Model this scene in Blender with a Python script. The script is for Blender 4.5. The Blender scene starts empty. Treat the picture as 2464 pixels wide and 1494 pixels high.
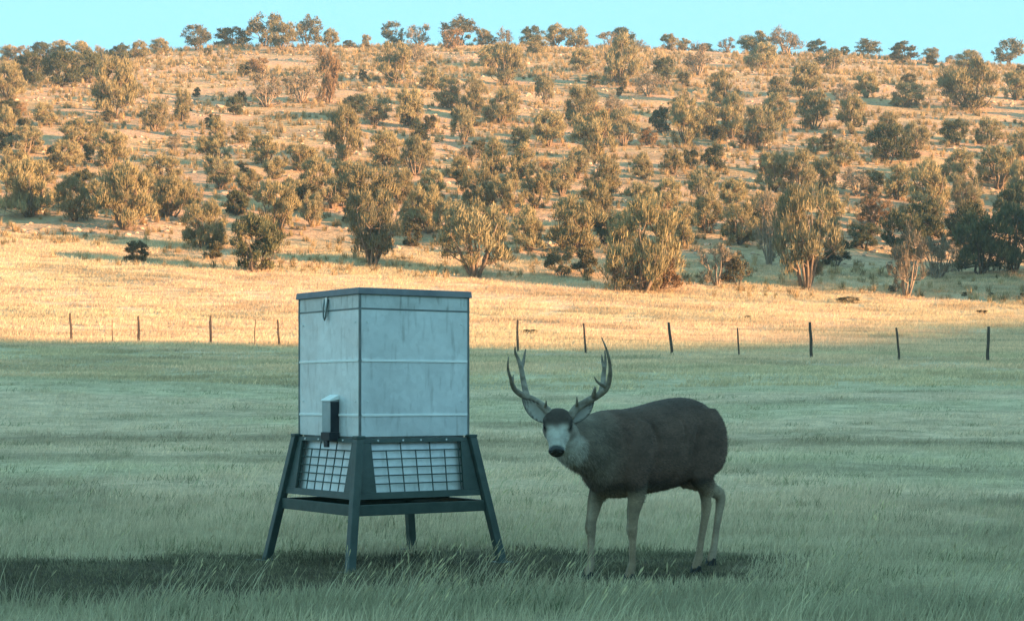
import bpy, bmesh, math, random
import numpy as np
from mathutils import Vector, Matrix

R = math.radians
scene = bpy.context.scene
COL = scene.collection

# ------------------------------------------------------------------ camera
EYE = 1.07            # eye height (m)
F = 4200.0            # focal length in units of a 2464-wide picture
HR = 950.0            # picture row of the eye level
cam_d = bpy.data.cameras.new('camera')
cam_d.sensor_width = 36.0
cam_d.lens = 36.0 * F / 2464.0
cam_d.shift_y = (HR - 747.0) / 2464.0
cam_d.clip_start = 0.1
cam_d.clip_end = 5000.0
cam = bpy.data.objects.new('camera', cam_d)
cam.location = (0, 0, EYE)
cam.rotation_euler = (R(90), 0, 0)
COL.objects.link(cam)
scene.camera = cam

# ------------------------------------------------------------------ sky + sun
SUN_EL = R(7.0)
SUN_AZ = R(114.0)     # clockwise from +Y (view direction): behind, to the right
TO_SUN = Vector((math.sin(SUN_AZ) * math.cos(SUN_EL), math.cos(SUN_AZ) * math.cos(SUN_EL), math.sin(SUN_EL)))
world = bpy.data.worlds.new('World')
scene.world = world
world.use_nodes = True
wn, wl = world.node_tree.nodes, world.node_tree.links
wn.clear()
sky = wn.new('ShaderNodeTexSky')
sky.sky_type = 'NISHITA'
sky.sun_disc = False
sky.sun_elevation = SUN_EL
sky.sun_rotation = SUN_AZ
sky.air_density = 1.0
sky.dust_density = 0.3
sky.ozone_density = 1.5
tint = wn.new('ShaderNodeMix'); tint.data_type = 'RGBA'; tint.blend_type = 'MULTIPLY'
tint.inputs[0].default_value = 1.0
tint.inputs[7].default_value = (0.01, 0.04, 0.16, 1)
veil = wn.new('ShaderNodeMix'); veil.data_type = 'RGBA'; veil.blend_type = 'ADD'   # even pale cyan veil over the whole dome
veil.inputs[0].default_value = 1.0
veil.inputs[7].default_value = (0.62, 1.38, 1.40, 1)
bg = wn.new('ShaderNodeBackground'); bg.inputs[1].default_value = 0.15
wo = wn.new('ShaderNodeOutputWorld')
wl.new(sky.outputs[0], tint.inputs[6]); wl.new(tint.outputs[2], veil.inputs[6]); wl.new(veil.outputs[2], bg.inputs[0]); wl.new(bg.outputs[0], wo.inputs[0])

sun_d = bpy.data.lights.new('sun', 'SUN')
sun_d.energy = 5.0
sun_d.angle = R(0.55)
sun_d.color = (1.0, 0.59, 0.30)
sun = bpy.data.objects.new('sun', sun_d)
sun.rotation_euler = TO_SUN.to_track_quat('Z', 'Y').to_euler()
sun.location = (60, -60, 60)
COL.objects.link(sun)

scene.view_settings.view_transform = 'Standard'
scene.view_settings.look = 'None'
scene.view_settings.gamma = 1.0
scene.view_settings.exposure = 2.15
scene.render.engine = 'CYCLES'
scene.cycles.use_denoising = True
scene.cycles.max_bounces = 6
scene.cycles.diffuse_bounces = 3
scene.cycles.transparent_max_bounces = 4

# ------------------------------------------------------------------ helpers
def vnoise(x, y, seed=0):
    x = np.asarray(x, float); y = np.asarray(y, float)
    xi = np.floor(x); yi = np.floor(y)
    fx = x - xi; fy = y - yi
    fx = fx * fx * (3 - 2 * fx); fy = fy * fy * (3 - 2 * fy)
    def h(a, b):
        v = np.sin(a * 127.1 + b * 311.7 + seed * 74.7) * 43758.5453
        return v - np.floor(v)
    return ((h(xi, yi) * (1 - fx) + h(xi + 1, yi) * fx) * (1 - fy)
            + (h(xi, yi + 1) * (1 - fx) + h(xi + 1, yi + 1) * fx) * fy)

def fbm(x, y, seed=0, n=4):
    s = 0; a = 0.5; t = 0
    for i in range(n):
        s = s + a * vnoise(np.asarray(x) * 2 ** i, np.asarray(y) * 2 ** i, seed + i * 7); t += a; a *= 0.5
    return s / t

def sstep(a, b, v):
    t = np.clip((v - a) / (b - a), 0, 1)
    return t * t * (3 - 2 * t)

def tag(o, label=None, cat=None, group=None, kind=None):
    if label: o['label'] = label
    if cat: o['category'] = cat
    if group: o['group'] = group
    if kind: o['kind'] = kind
    return o

def mesh(name, verts, faces, mat=None, smooth=False):
    me = bpy.data.meshes.new(name)
    me.from_pydata([tuple(v) for v in verts], [], faces)
    if mat: me.materials.append(mat)
    if smooth: me.polygons.foreach_set('use_smooth', [True] * len(me.polygons))
    me.update()
    return me

def link(name, me, parent=None, loc=None, rz=None):
    o = bpy.data.objects.new(name, me)
    COL.objects.link(o)
    if parent: o.parent = parent
    if loc is not None: o.location = loc
    if rz is not None: o.rotation_euler = (0, 0, rz)
    return o

def empty(name, loc, rz=0):
    o = bpy.data.objects.new(name, None)
    o.empty_display_size = 0.2
    COL.objects.link(o); o.location = loc; o.rotation_euler = (0, 0, rz)
    return o

def set_cols(me, cols, name='Col'):
    """per-vertex colour attribute"""
    at = me.color_attributes.new(name, 'FLOAT_COLOR', 'POINT')
    c = np.ones((len(me.vertices), 4), np.float32); c[:, :3] = cols
    at.data.foreach_set('color', c.ravel())

class MB:
    """collects simple solids into one mesh"""
    def __init__(s): s.v = []; s.f = []
    def add(s, vs, fs):
        n = len(s.v); s.v += [tuple(v) for v in vs]; s.f += [tuple(i + n for i in f) for f in fs]
    def box(s, x0, x1, y0, y1, z0, z1):
        s.hexa([(x0, y0, z0), (x1, y0, z0), (x1, y1, z0), (x0, y1, z0), (x0, y0, z1), (x1, y0, z1), (x1, y1, z1), (x0, y1, z1)])
    def hexa(s, p):
        s.add(p, [(3, 2, 1, 0), (4, 5, 6, 7), (0, 1, 5, 4), (1, 2, 6, 5), (2, 3, 7, 6), (3, 0, 4, 7)])
    def tube(s, pts, rad, n=8, cap=True):
        pts = [Vector(p) for p in pts]
        base = len(s.v); vs = []; fs = []
        up = None
        for i, p in enumerate(pts):
            d = (pts[min(i + 1, len(pts) - 1)] - pts[max(i - 1, 0)])
            if d.length < 1e-9: d = Vector((0, 0, 1))
            d.normalize()
            if up is None:
                up = d.orthogonal().normalized()
            else:
                up = (up - d * up.dot(d))
                up = up.normalized() if up.length > 1e-6 else d.orthogonal().normalized()
            w = d.cross(up)
            r = rad[i] if hasattr(rad, '__len__') else rad
            ru, rw = r if hasattr(r, '__len__') else (r, r)
            for k in range(n):
                a = 2 * math.pi * k / n
                vs.append(p + up * (math.cos(a) * ru) + w * (math.sin(a) * rw))
        for i in range(len(pts) - 1):
            for k in range(n):
                a, b = i * n + k, i * n + (k + 1) % n
                fs.append((a, b, b + n, a + n))
        if cap:
            fs.append(tuple(range(n))[::-1]); m = (len(pts) - 1) * n
            fs.append(tuple(range(m, m + n)))
        s.add(vs, fs)
    def build(s, name, mat, parent=None, smooth=False, bevel=0, loc=None):
        o = link(name, mesh(name, s.v, s.f, mat, smooth), parent, loc)
        if bevel:
            m = o.modifiers.new('bevel', 'BEVEL'); m.width = bevel; m.segments = 2; m.limit_method = 'ANGLE'
        return o

def spline(pts, n):
    """catmull-rom through rows of any dimension"""
    P = np.asarray(pts, float); P = np.vstack([2 * P[0] - P[1], P, 2 * P[-1] - P[-2]])
    out = []
    for i in range(1, len(P) - 2):
        for k in range(n):
            t = k / n
            out.append(0.5 * ((2 * P[i]) + (-P[i - 1] + P[i + 1]) * t + (2 * P[i - 1] - 5 * P[i] + 4 * P[i + 1] - P[i + 2]) * t ** 2
                              + (-P[i - 1] + 3 * P[i] - 3 * P[i + 1] + P[i + 2]) * t ** 3))
    out.append(P[-2])
    return np.array(out)

# ------------------------------------------------------------------ materials
def new_mat(name, rough=0.8, metallic=0.0, spec=0.3):
    m = bpy.data.materials.new(name); m.use_nodes = True
    b = m.node_tree.nodes['Principled BSDF']
    b.inputs['Roughness'].default_value = rough
    b.inputs['Metallic'].default_value = metallic
    b.inputs['Specular IOR Level'].default_value = spec
    return m, m.node_tree.nodes, m.node_tree.links, b

def noise_mat(name, c1, c2, scale=8, rough=0.8, metallic=0.0, spec=0.3, bump=0.0, detail=6, stretch=(1, 1, 1), lo=0.3, hi=0.7, coords='Object'):
    m, n, l, b = new_mat(name, rough, metallic, spec)
    tc = n.new('ShaderNodeTexCoord'); mp = n.new('ShaderNodeMapping'); mp.inputs['Scale'].default_value = stretch
    tx = n.new('ShaderNodeTexNoise'); tx.inputs['Scale'].default_value = scale; tx.inputs['Detail'].default_value = detail
    rp = n.new('ShaderNodeValToRGB')
    rp.color_ramp.elements[0].position = lo; rp.color_ramp.elements[1].position = hi
    rp.color_ramp.elements[0].color = (*c1, 1); rp.color_ramp.elements[1].color = (*c2, 1)
    l.new(tc.outputs[coords], mp.inputs[0]); l.new(mp.outputs[0], tx.inputs[0]); l.new(tx.outputs[0], rp.inputs[0]); l.new(rp.outputs[0], b.inputs['Base Color'])
    if bump:
        bp = n.new('ShaderNodeBump'); bp.inputs['Strength'].default_value = bump; bp.inputs['Distance'].default_value = 0.02
        l.new(tx.outputs[0], bp.inputs['Height']); l.new(bp.outputs[0], b.inputs['Normal'])
    return m

def attr_mat(name, rough=0.85, spec=0.15, jitter=0.0, noise=0.0, nscale=30, transl=0.0, inst=None, lift=0.0):
    """base colour from the vertex colour 'Col', optional per-object jitter, fine noise and instancer tint"""
    m, n, l, b = new_mat(name, rough, 0, spec)
    a = n.new('ShaderNodeVertexColor'); a.layer_name = 'Col'
    cur = a.outputs[0]
    def mul(cur, fac_socket, lo, hi):
        mr = n.new('ShaderNodeMapRange'); mr.inputs[3].default_value = lo; mr.inputs[4].default_value = hi
        l.new(fac_socket, mr.inputs[0])
        mx = n.new('ShaderNodeMix'); mx.data_type = 'RGBA'; mx.blend_type = 'MULTIPLY'; mx.inputs[0].default_value = 1
        l.new(cur, mx.inputs[6]); l.new(mr.outputs[0], mx.inputs[7])
        return mx.outputs[2]
    if inst:
        ia = n.new('ShaderNodeAttribute'); ia.attribute_type = 'INSTANCER'; ia.attribute_name = inst
        mx = n.new('ShaderNodeMix'); mx.data_type = 'RGBA'; mx.blend_type = 'MULTIPLY'; mx.inputs[0].default_value = 1
        l.new(cur, mx.inputs[6]); l.new(ia.outputs['Color'], mx.inputs[7]); cur = mx.outputs[2]
    if jitter:
        oi = n.new('ShaderNodeObjectInfo'); cur = mul(cur, oi.outputs['Random'], 1 - jitter, 1 + jitter)
    if noise:
        tc = n.new('ShaderNodeTexCoord'); tx = n.new('ShaderNodeTexNoise'); tx.inputs['Scale'].default_value = nscale; tx.inputs['Detail'].default_value = 5
        l.new(tc.outputs['Object'], tx.inputs[0])
        cur = mul(cur, tx.outputs[0], 1 - noise, 1 + noise)
    l.new(cur, b.inputs['Base Color'])
    nsock = None
    if lift:
        ge = n.new('ShaderNodeNewGeometry'); ad = n.new('ShaderNodeVectorMath'); ad.operation = 'ADD'; ad.inputs[1].default_value = (0, 0, lift)
        no_ = n.new('ShaderNodeVectorMath'); no_.operation = 'NORMALIZE'
        l.new(ge.outputs['Normal'], ad.inputs[0]); l.new(ad.outputs[0], no_.inputs[0]); nsock = no_.outputs[0]; l.new(nsock, b.inputs['Normal'])
    if transl:
        tr = n.new('ShaderNodeBsdfTranslucent'); l.new(cur, tr.inputs[0])
        ms = n.new('ShaderNodeMixShader'); ms.inputs[0].default_value = transl
        out = n['Material Output']
        l.new(b.outputs[0], ms.inputs[1]); l.new(tr.outputs[0], ms.inputs[2]); l.new(ms.outputs[0], out.inputs[0])
    return m

# ------------------------------------------------------------------ terrain
_ty = np.array([-20, 8, 12, 20, 30, 45, 60, 75, 85, 100, 120, 130, 150, 200, 250, 290, 320, 338, 352, 380, 450, 700])
_tz = np.array([0, 0, .0, .18, .58, 1.3, 2.1, 2.95, 3.6, 5.25, 8.7, 10.9, 15.6, 29.2, 43.6, 54.6, 62.4, 67.4, 69.9, 68, 56, 30])
_Y = np.arange(-20, 700, 0.5)
_Z = np.interp(_Y, _ty, _tz)
def _smooth(a, s):
    k = np.exp(-0.5 * (np.arange(-40, 41) * 0.5 / s) ** 2); k /= k.sum()
    return np.convolve(np.pad(a, 40, mode='edge'), k, 'valid')
_Z = np.where(_Y < 18, _Z, _smooth(_Z, 5.0))
SUN_A, SUN_B = math.sin(SUN_AZ), -math.cos(SUN_AZ)
RIDGE_S = 260.0       # a ridge behind the camera to the right stands between the sun and the meadow
def base_height(X, Y):
    X = np.asarray(X, float); Y = np.asarray(Y, float)
    z = np.interp(Y, _Y, _Z)
    Xc = 90 * np.tanh(X / 90)
    z = z - Xc * np.interp(Y, [0, 15, 85, 120, 200, 260, 345], [0, 0.0, .021, .05, .04, .02, .0])
    z = z + (1.2 - np.where(X < -15, 5.2, 3.6) * (np.clip(X + 15, -200, 200) / 110) ** 2) * sstep(180, 345, Y)
    hill = sstep(95, 150, Y)
    z = z + hill * (1.6 * (fbm(X / 22, Y / 22, 1, 3) - .5) + 0.45 * (fbm(X / 4, Y / 3, 2, 3) - .5))
    z = z + (1 - hill) * sstep(14, 40, Y) * 0.5 * (fbm(X / 14, Y / 14, 3, 2) - .5)
    z = z + 0.05 * (fbm(X / 1.2, Y / 1.2, 4, 3) - .5) * sstep(3, 6, Y) * (1 - hill)
    return z
# edge of the shade on the meadow (X, Y): sets how high the ridge stands along the sun's line
def _ray(px, row):
    ys = np.arange(30, 200, .25); xs = (px - 1232) / F * ys
    k = np.nonzero((base_height(xs, ys) - EYE) / ys * F >= HR - row)[0][0]
    return xs[k], ys[k]
_edge = np.array([_ray(px, row) for px, row in ((-300, 826), (0, 829), (500, 832), (1130, 846), (1500, 853), (1800, 850), (2030, 846), (2200, 832), (2464, 805), (2800, 780))], float)
_es = _edge[:, 0] * SUN_A - _edge[:, 1] * SUN_B
_et = _edge[:, 0] * SUN_B + _edge[:, 1] * SUN_A
_eh = base_height(_edge[:, 0], _edge[:, 1]) + (RIDGE_S - _es) * math.tan(SUN_EL)
_rt = np.concatenate([[-400, -150, 20, _et[0] - 12], _et, _et[-1] + np.array([20, 70, 130, 200])])
_rh = np.concatenate([[15, 32, _eh[0] + 2, _eh[0] + 2], _eh, [_eh[-1] - 3, _eh[-1] * .5, _eh[-1] * .2, 0]])
def ridge(X, Y):
    s = X * SUN_A - Y * SUN_B; t = X * SUN_B + Y * SUN_A
    h = np.interp(t, _rt, _rh) + 1.2 * (fbm(t / 4.0, t * 0, 5, 3) - .5)
    return h * sstep(70, RIDGE_S, s) * (1 - .8 * sstep(RIDGE_S + 8, 560, s))
def height(X, Y):
    X = np.asarray(X, float); Y = np.asarray(Y, float)
    return base_height(X, Y) + ridge(X, Y)
def hz(x, y): return float(height(np.array([x]), np.array([y]))[0])

def on_ground(px, row, lo=9.0, hi=352.0):
    """ground point seen at a picture position (2464-wide); past the crest: the crest"""
    ys = np.arange(lo, hi, 0.25)
    xs = (px - 1232) / F * ys
    el = (height(xs, ys) - EYE) / ys * F
    want = HR - row
    idx = np.nonzero(el >= want)[0]
    i = idx[0] if len(idx) else int(np.argmax(el))
    return float(xs[i]), float(ys[i]), float(height(xs[i:i + 1], ys[i:i + 1])[0])

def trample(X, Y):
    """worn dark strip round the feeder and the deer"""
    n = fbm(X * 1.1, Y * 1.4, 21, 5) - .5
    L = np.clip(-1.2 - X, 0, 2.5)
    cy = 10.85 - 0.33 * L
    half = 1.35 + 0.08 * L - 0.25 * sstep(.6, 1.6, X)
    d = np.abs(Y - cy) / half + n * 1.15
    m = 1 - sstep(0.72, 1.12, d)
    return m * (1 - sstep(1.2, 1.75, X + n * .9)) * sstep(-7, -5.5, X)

GY = np.concatenate([np.linspace(-460, -240, 10), np.arange(-230, -16, 4.5), np.linspace(-14, 6, 14), np.arange(7, 16, .14), np.arange(16, 40, .45),
                     np.arange(40, 96, 1.0), np.arange(96, 356, 1.25), np.linspace(358, 700, 30)])
gx = np.concatenate([np.arange(0, 5.2, .14), np.arange(5.2, 34, .7), np.arange(34, 120, 1.5), np.arange(121, 350, 4), np.linspace(356, 800, 16)])
GX = np.concatenate([-gx[:0:-1], gx])
XX, YY = np.meshgrid(GX, GY)
ZZ = height(XX, YY)
nx, ny = len(GX), len(GY)
V = np.stack([XX.ravel(), YY.ravel(), ZZ.ravel()], 1)
ii = (np.arange(ny - 1)[:, None] * nx + np.arange(nx - 1)[None, :]).ravel()
Q = np.stack([ii, ii + 1, ii + nx + 1, ii + nx], 1)
gme = bpy.data.meshes.new('ground')
gme.vertices.add(len(V)); gme.vertices.foreach_set('co', V.ravel())
gme.loops.add(Q.size); gme.loops.foreach_set('vertex_index', Q.ravel().astype(np.int32))
gme.polygons.add(len(Q)); gme.polygons.foreach_set('loop_start', np.arange(0, Q.size, 4, dtype=np.int32))
gme.polygons.foreach_set('use_smooth', np.ones(len(Q), bool))
gme.update(); gme.validate()
def mixc(a, b, t): return np.asarray(a) * (1 - t[:, None]) + np.asarray(b) * t[:, None]
def meadow_tint(X, Y):
    """dry straw against greener and browner drifts, stretched across the view"""
    g = fbm(X / 9, Y / 4.0, 31, 3); b = fbm(X / 5, Y / 2.2, 41, 3)
    c = mixc((.72, .55, .38), (.64, .54, .36), sstep(.4, .62, g))
    c = mixc(c, (.40, .33, .22), .7 * sstep(.55, .75, b))
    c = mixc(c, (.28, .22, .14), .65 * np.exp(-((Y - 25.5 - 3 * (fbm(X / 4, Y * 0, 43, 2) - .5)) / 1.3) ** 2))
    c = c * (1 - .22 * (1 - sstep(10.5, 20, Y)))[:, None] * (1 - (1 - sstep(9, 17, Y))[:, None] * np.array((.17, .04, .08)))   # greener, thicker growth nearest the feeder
    return c
fx, fy = XX.ravel(), YY.ravel()
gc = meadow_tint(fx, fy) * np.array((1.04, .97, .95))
tr = trample(fx, fy)
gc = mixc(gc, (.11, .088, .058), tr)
hillm = sstep(112, 150, fy)
rock = fbm(fx / 7, fy / 2.5, 51, 4)
hc = mixc((.52, .33, .18), (.56, .33, .21), sstep(.4, .6, rock))
hc = mixc(hc, (.29, .205, .12), .6 * sstep(.5, .7, fbm(fx / 12, fy / 7, 61, 4)))
gc = mixc(gc, hc, hillm)
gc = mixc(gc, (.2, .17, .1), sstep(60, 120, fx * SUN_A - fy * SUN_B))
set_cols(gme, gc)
# ground material: vertex colour broken by fine noise, stones and bump
gm, gn, gl, gb = new_mat('dry_ground', .95, 0, .1)
vc = gn.new('ShaderNodeVertexColor'); vc.layer_name = 'Col'
tc = gn.new('ShaderNodeTexCoord')
t1 = gn.new('ShaderNodeTexNoise'); t1.inputs['Scale'].default_value = 1.6; t1.inputs['Detail'].default_value = 9; t1.inputs['Roughness'].default_value = .7
t2 = gn.new('ShaderNodeTexNoise'); t2.inputs['Scale'].default_value = 22; t2.inputs['Detail'].default_value = 5
gl.new(tc.outputs['Object'], t1.inputs[0]); gl.new(tc.outputs['Object'], t2.inputs[0])
r1 = gn.new('ShaderNodeMapRange'); r1.inputs[1].default_value = .3; r1.inputs[2].default_value = .7; r1.inputs[3].default_value = .62; r1.inputs[4].default_value = 1.3
r2 = gn.new('ShaderNodeMapRange'); r2.inputs[1].default_value = .3; r2.inputs[2].default_value = .7; r2.inputs[3].default_value = .75; r2.inputs[4].default_value = 1.25
gl.new(t1.outputs[0], r1.inputs[0]); gl.new(t2.outputs[0], r2.inputs[0])
mm = gn.new('ShaderNodeMath'); mm.operation = 'MULTIPLY'; gl.new(r1.outputs[0], mm.inputs[0]); gl.new(r2.outputs[0], mm.inputs[1])
mx = gn.new('ShaderNodeMix'); mx.data_type = 'RGBA'; mx.blend_type = 'MULTIPLY'; mx.inputs[0].default_value = 1
gl.new(vc.outputs[0], mx.inputs[6]); gl.new(mm.outputs[0], mx.inputs[7]); gl.new(mx.outputs[2], gb.inputs['Base Color'])
bp = gn.new('ShaderNodeBump'); bp.inputs['Strength'].default_value = .8; bp.inputs['Distance'].default_value = .35
gl.new(t1.outputs[0], bp.inputs['Height']); gl.new(bp.outputs[0], gb.inputs['Normal'])
gme.materials.append(gm)
ground = link('ground', gme)
tag(ground, 'dry grassy valley floor rising to a rocky hillside', 'ground', kind='structure')

# ------------------------------------------------------------------ scatter (stuff)
LIB = []
def scatter(name, pts, idx, scl, rot, tintc, protos, label, cat):
    """one object: prototype clumps instanced on points by geometry nodes"""
    lib = bpy.data.collections.new(name + '_kinds')
    for k, me in enumerate(protos):
        lib.objects.link(bpy.data.objects.new('%s_kind_%02d' % (name, k), me))
    me = bpy.data.meshes.new(name)
    n = len(pts)
    me.vertices.add(n); me.vertices.foreach_set('co', np.asarray(pts, np.float32).ravel())
    a = me.attributes.new('idx', 'INT', 'POINT'); a.data.foreach_set('value', np.asarray(idx, np.int32))
    a = me.attributes.new('scl', 'FLOAT_VECTOR', 'POINT'); a.data.foreach_set('vector', np.asarray(scl, np.float32).ravel())
    a = me.attributes.new('rot', 'FLOAT_VECTOR', 'POINT'); a.data.foreach_set('vector', np.asarray(rot, np.float32).ravel())
    c = np.ones((n, 4), np.float32); c[:, :3] = tintc
    a = me.attributes.new('tint', 'FLOAT_COLOR', 'POINT'); a.data.foreach_set('color', c.ravel())
    o = link(name, me)
    ng = bpy.data.node_groups.new(name + '_scatter', 'GeometryNodeTree')
    ng.interface.new_socket('Geometry', in_out='INPUT', socket_type='NodeSocketGeometry')
    ng.interface.new_socket('Geometry', in_out='OUTPUT', socket_type='NodeSocketGeometry')
    N, L = ng.nodes, ng.links
    gi = N.new('NodeGroupInput'); go = N.new('NodeGroupOutput')
    ci = N.new('GeometryNodeCollectionInfo'); ci.inputs['Collection'].default_value = lib
    ci.inputs['Separate Children'].default_value = True; ci.inputs['Reset Children'].default_value = True
    ip = N.new('GeometryNodeInstanceOnPoints'); ip.inputs['Pick Instance'].default_value = True
    def named(nm, t):
        a = N.new('GeometryNodeInputNamedAttribute'); a.data_type = t; a.inputs['Name'].default_value = nm
        return next(s for s in a.outputs if s.enabled and s.name == 'Attribute')
    L.new(gi.outputs[0], ip.inputs['Points']); L.new(ci.outputs[0], ip.inputs['Instance'])
    L.new(named('idx', 'INT'), ip.inputs['Instance Index'])
    er = N.new('FunctionNodeEulerToRotation'); L.new(named('rot', 'FLOAT_VECTOR'), er.inputs[0])
    L.new(er.outputs[0], ip.inputs['Rotation'])
    L.new(named('scl', 'FLOAT_VECTOR'), ip.inputs['Scale'])
    L.new(ip.outputs[0], go.inputs[0])
    md = o.modifiers.new('scatter', 'NODES'); md.node_group = ng
    tag(o, label, cat, kind='stuff')
    return o

grass_mat = attr_mat('grass_blades', .8, .1, inst='tint', transl=.45, lift=.9)
def clump(rng, n, rad, h0, h1, w, lean, spread, seedhead=0.0, curve=.5):
    vs, fs, cs = [], [], []
    for i in range(n):
        a = rng.uniform(0, 2 * math.pi); r = rad * math.sqrt(rng.random())
        p = np.array([r * math.cos(a), r * math.sin(a), -0.02])
        h = rng.uniform(h0, h1)
        b = rng.uniform(0, 2 * math.pi); s = abs(rng.gauss(0, spread))
        d = np.array([lean + s * math.cos(b), s * math.sin(b), 1.0]); d /= np.linalg.norm(d)
        d2 = d + np.array([lean * curve + .4 * s * math.cos(b), .4 * s * math.sin(b), -curve * .35]); d2 /= np.linalg.norm(d2)
        m = p + d * h * .55; t = m + d2 * h * .45
        q = rng.uniform(0, math.pi); sd = np.array([math.cos(q), math.sin(q), 0]) * w * rng.uniform(.7, 1.2) * .5
        k = len(vs)
        vs += [p - sd, p + sd, m - sd * .8, m + sd * .8, t]
        fs += [(k, k + 1, k + 3, k + 2), (k + 2, k + 3, k + 4)]
        br = rng.uniform(.85, 1.3)
        cs += [[.95 * br] * 3] * 2 + [[1.0 * br] * 3] * 2 + [[1.1 * br] * 3]
        if rng.random() < seedhead:
            k = len(vs); e = t + d2 * .035; sd2 = sd * 2.4
            vs += [t - d2 * .02, (t + e) / 2 - sd2, (t + e) / 2 + sd2, e]; fs += [(k, k + 1, k + 3, k + 2)]
            cs += [[1.02 * br, .96 * br, .85 * br]] * 4
    me = mesh('grass_clump', vs, fs, grass_mat); set_cols(me, np.clip(np.array(cs), 0, 2))
    return me
rg = random.Random(5)
gk = []
for i in range(3): gk.append(clump(rg, 60, .24, .03, .12, .006, .25, .5))                   # 0-2 meadow turf
for i in range(3): gk.append(clump(rg, 14, .12, .16, .30, .0042, .5, .18, .6, .35))          # 3-5 leaning stalks
for i in range(2): gk.append(clump(rg, 60, .18, .02, .06, .007, .1, .7))                      # 6-7 short worn turf
for i in range(3): gk.append(clump(rg, 80, .6, .08, .24, .018, .2, .4))                      # 8-10 far turf
rs = np.random.default_rng(11)
def band(y0, y1, dens, margin=1.25, pad=1.0):
    A = 0.5 * (y1 - y0) * 2 * ((y0 + y1) * .2933 * margin + 2 * pad) 
    n = int(A * dens)
    y = np.sqrt(rs.uniform(y0 ** 2, y1 ** 2, n))
    x = rs.uniform(-1, 1, n) * (y * .2933 * margin + pad)
    return x, y
P = []; I = []; S = []; RO = []; T = []
def put(x, y, idx, s, tintc, lean_rand=.5, sz=None):
    n = len(x)
    P.append(np.stack([x, y, height(x, y)], 1)); I.append(idx)
    S.append(np.stack([s, s, s if sz is None else sz], 1))
    RO.append(np.stack([np.zeros(n), np.zeros(n), rs.normal(0, lean_rand, n)], 1)); T.append(tintc)
# near turf
for (y0, y1, dn) in ((7.6, 16, 38), (16, 26, 9), (26, 45, 3)):
    x, y = band(y0, y1, dn)
    t = trample(x, y)
    keep = rs.random(len(x)) > t * 1.1
    x, y = x[keep], y[keep]
    hgt = (.75 + .7 * fbm(x / 3, y / 1.5, 71, 3)) * (1 - .35 * trample(x, y))
    s = rs.uniform(.8, 1.25, len(x)) * (1 if y1 < 20 else 1.35 if y1 < 30 else 1.8)
    hgt = hgt * (1 if y1 < 20 else .62 if y1 < 30 else .5)
    put(x, y, rs.integers(0, 3, len(x)), s, meadow_tint(x, y) * rs.uniform(.8, 1.2, (len(x), 1)) * np.where(rs.random((len(x), 1)) < .07, np.array((.42, .5, .42)), 1.0), .7, s * hgt)
# worn strip turf
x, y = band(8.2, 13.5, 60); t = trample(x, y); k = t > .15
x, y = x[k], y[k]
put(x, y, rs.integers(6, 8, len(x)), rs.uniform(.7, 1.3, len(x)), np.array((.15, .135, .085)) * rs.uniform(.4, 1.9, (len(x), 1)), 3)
# tall leaning stalks
x, y = band(7.6, 10.3, 8); k = (fbm(x / .9, y / .9, 81, 2) > .5) & (rs.random(len(x)) > .75 * trample(x, y)); x, y = x[k], y[k]
put(x, y, rs.integers(3, 6, len(x)), rs.uniform(.8, 1.25, len(x)), np.array((.46, .42, .28)) * rs.uniform(.7, 1.25, (len(x), 1)), .45)
x, y = band(10.4, 18, 1.2); k = trample(x, y) < .3; x, y = x[k], y[k]
put(x, y, rs.integers(3, 6, len(x)), rs.uniform(.6, 1.0, len(x)), np.array((.50, .46, .29)) * rs.uniform(.7, 1.2, (len(x), 1)), .6)
# far field turf up to the hill
for (y0, y1, dn) in ((45, 75, 1.8), (75, 135, 2.6)):
    x, y = band(y0, y1, dn, 1.2, 4)
    s = rs.uniform(.8, 1.3, len(x)) * (1.15 if y0 < 60 else 1.3)
    put(x, y, rs.integers(8, 11, len(x)), s, meadow_tint(x, y) * np.array((1.12, 1.0, .9)) * rs.uniform(.8, 1.2, (len(x), 1)), 1.0, s * rs.uniform(.35, .7, len(x)) * (1 if y0 < 60 else 1.35))
scatter('meadow_grass', np.concatenate(P), np.concatenate(I), np.concatenate(S), np.concatenate(RO), np.concatenate(T), gk,
        'pale dry meadow grass leaning in the wind around the feeder', 'grass')
# bunch grass on the hill
hk = [clump(rg, 26, .16, .25, .6, .035, .1, .4) for i in range(4)]
def hill_pts(n, y0, y1, seed, thr, sx, sy):
    y = np.sqrt(rs.uniform(y0 ** 2, y1 ** 2, n)); x = rs.uniform(-1, 1, n) * (y * .2933 * 1.15 + 5)
    k = fbm(x / sx, y / sy, seed, 3) > thr
    return x[k], y[k]
x, y = hill_pts(19000, 118, 352, 91, .42, 9, 5)
n = len(x); s = rs.uniform(.7, 1.5, n) * (1 + (y - 120) / 400)
scatter('hillside_grass', np.stack([x, y, height(x, y)], 1), rs.integers(0, 4, n), np.stack([s, s, s], 1),
        np.stack([np.zeros(n), np.zeros(n), rs.uniform(0, 6.28, n)], 1),
        np.array((.50, .34, .17)) * rs.uniform(.6, 1.2, (n, 1)) * np.where(rs.random((n, 1)) < .25, np.array((.5, .55, .5)), 1), hk,
        'tufts of dry bunch grass over the rocky hillside', 'grass')
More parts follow.
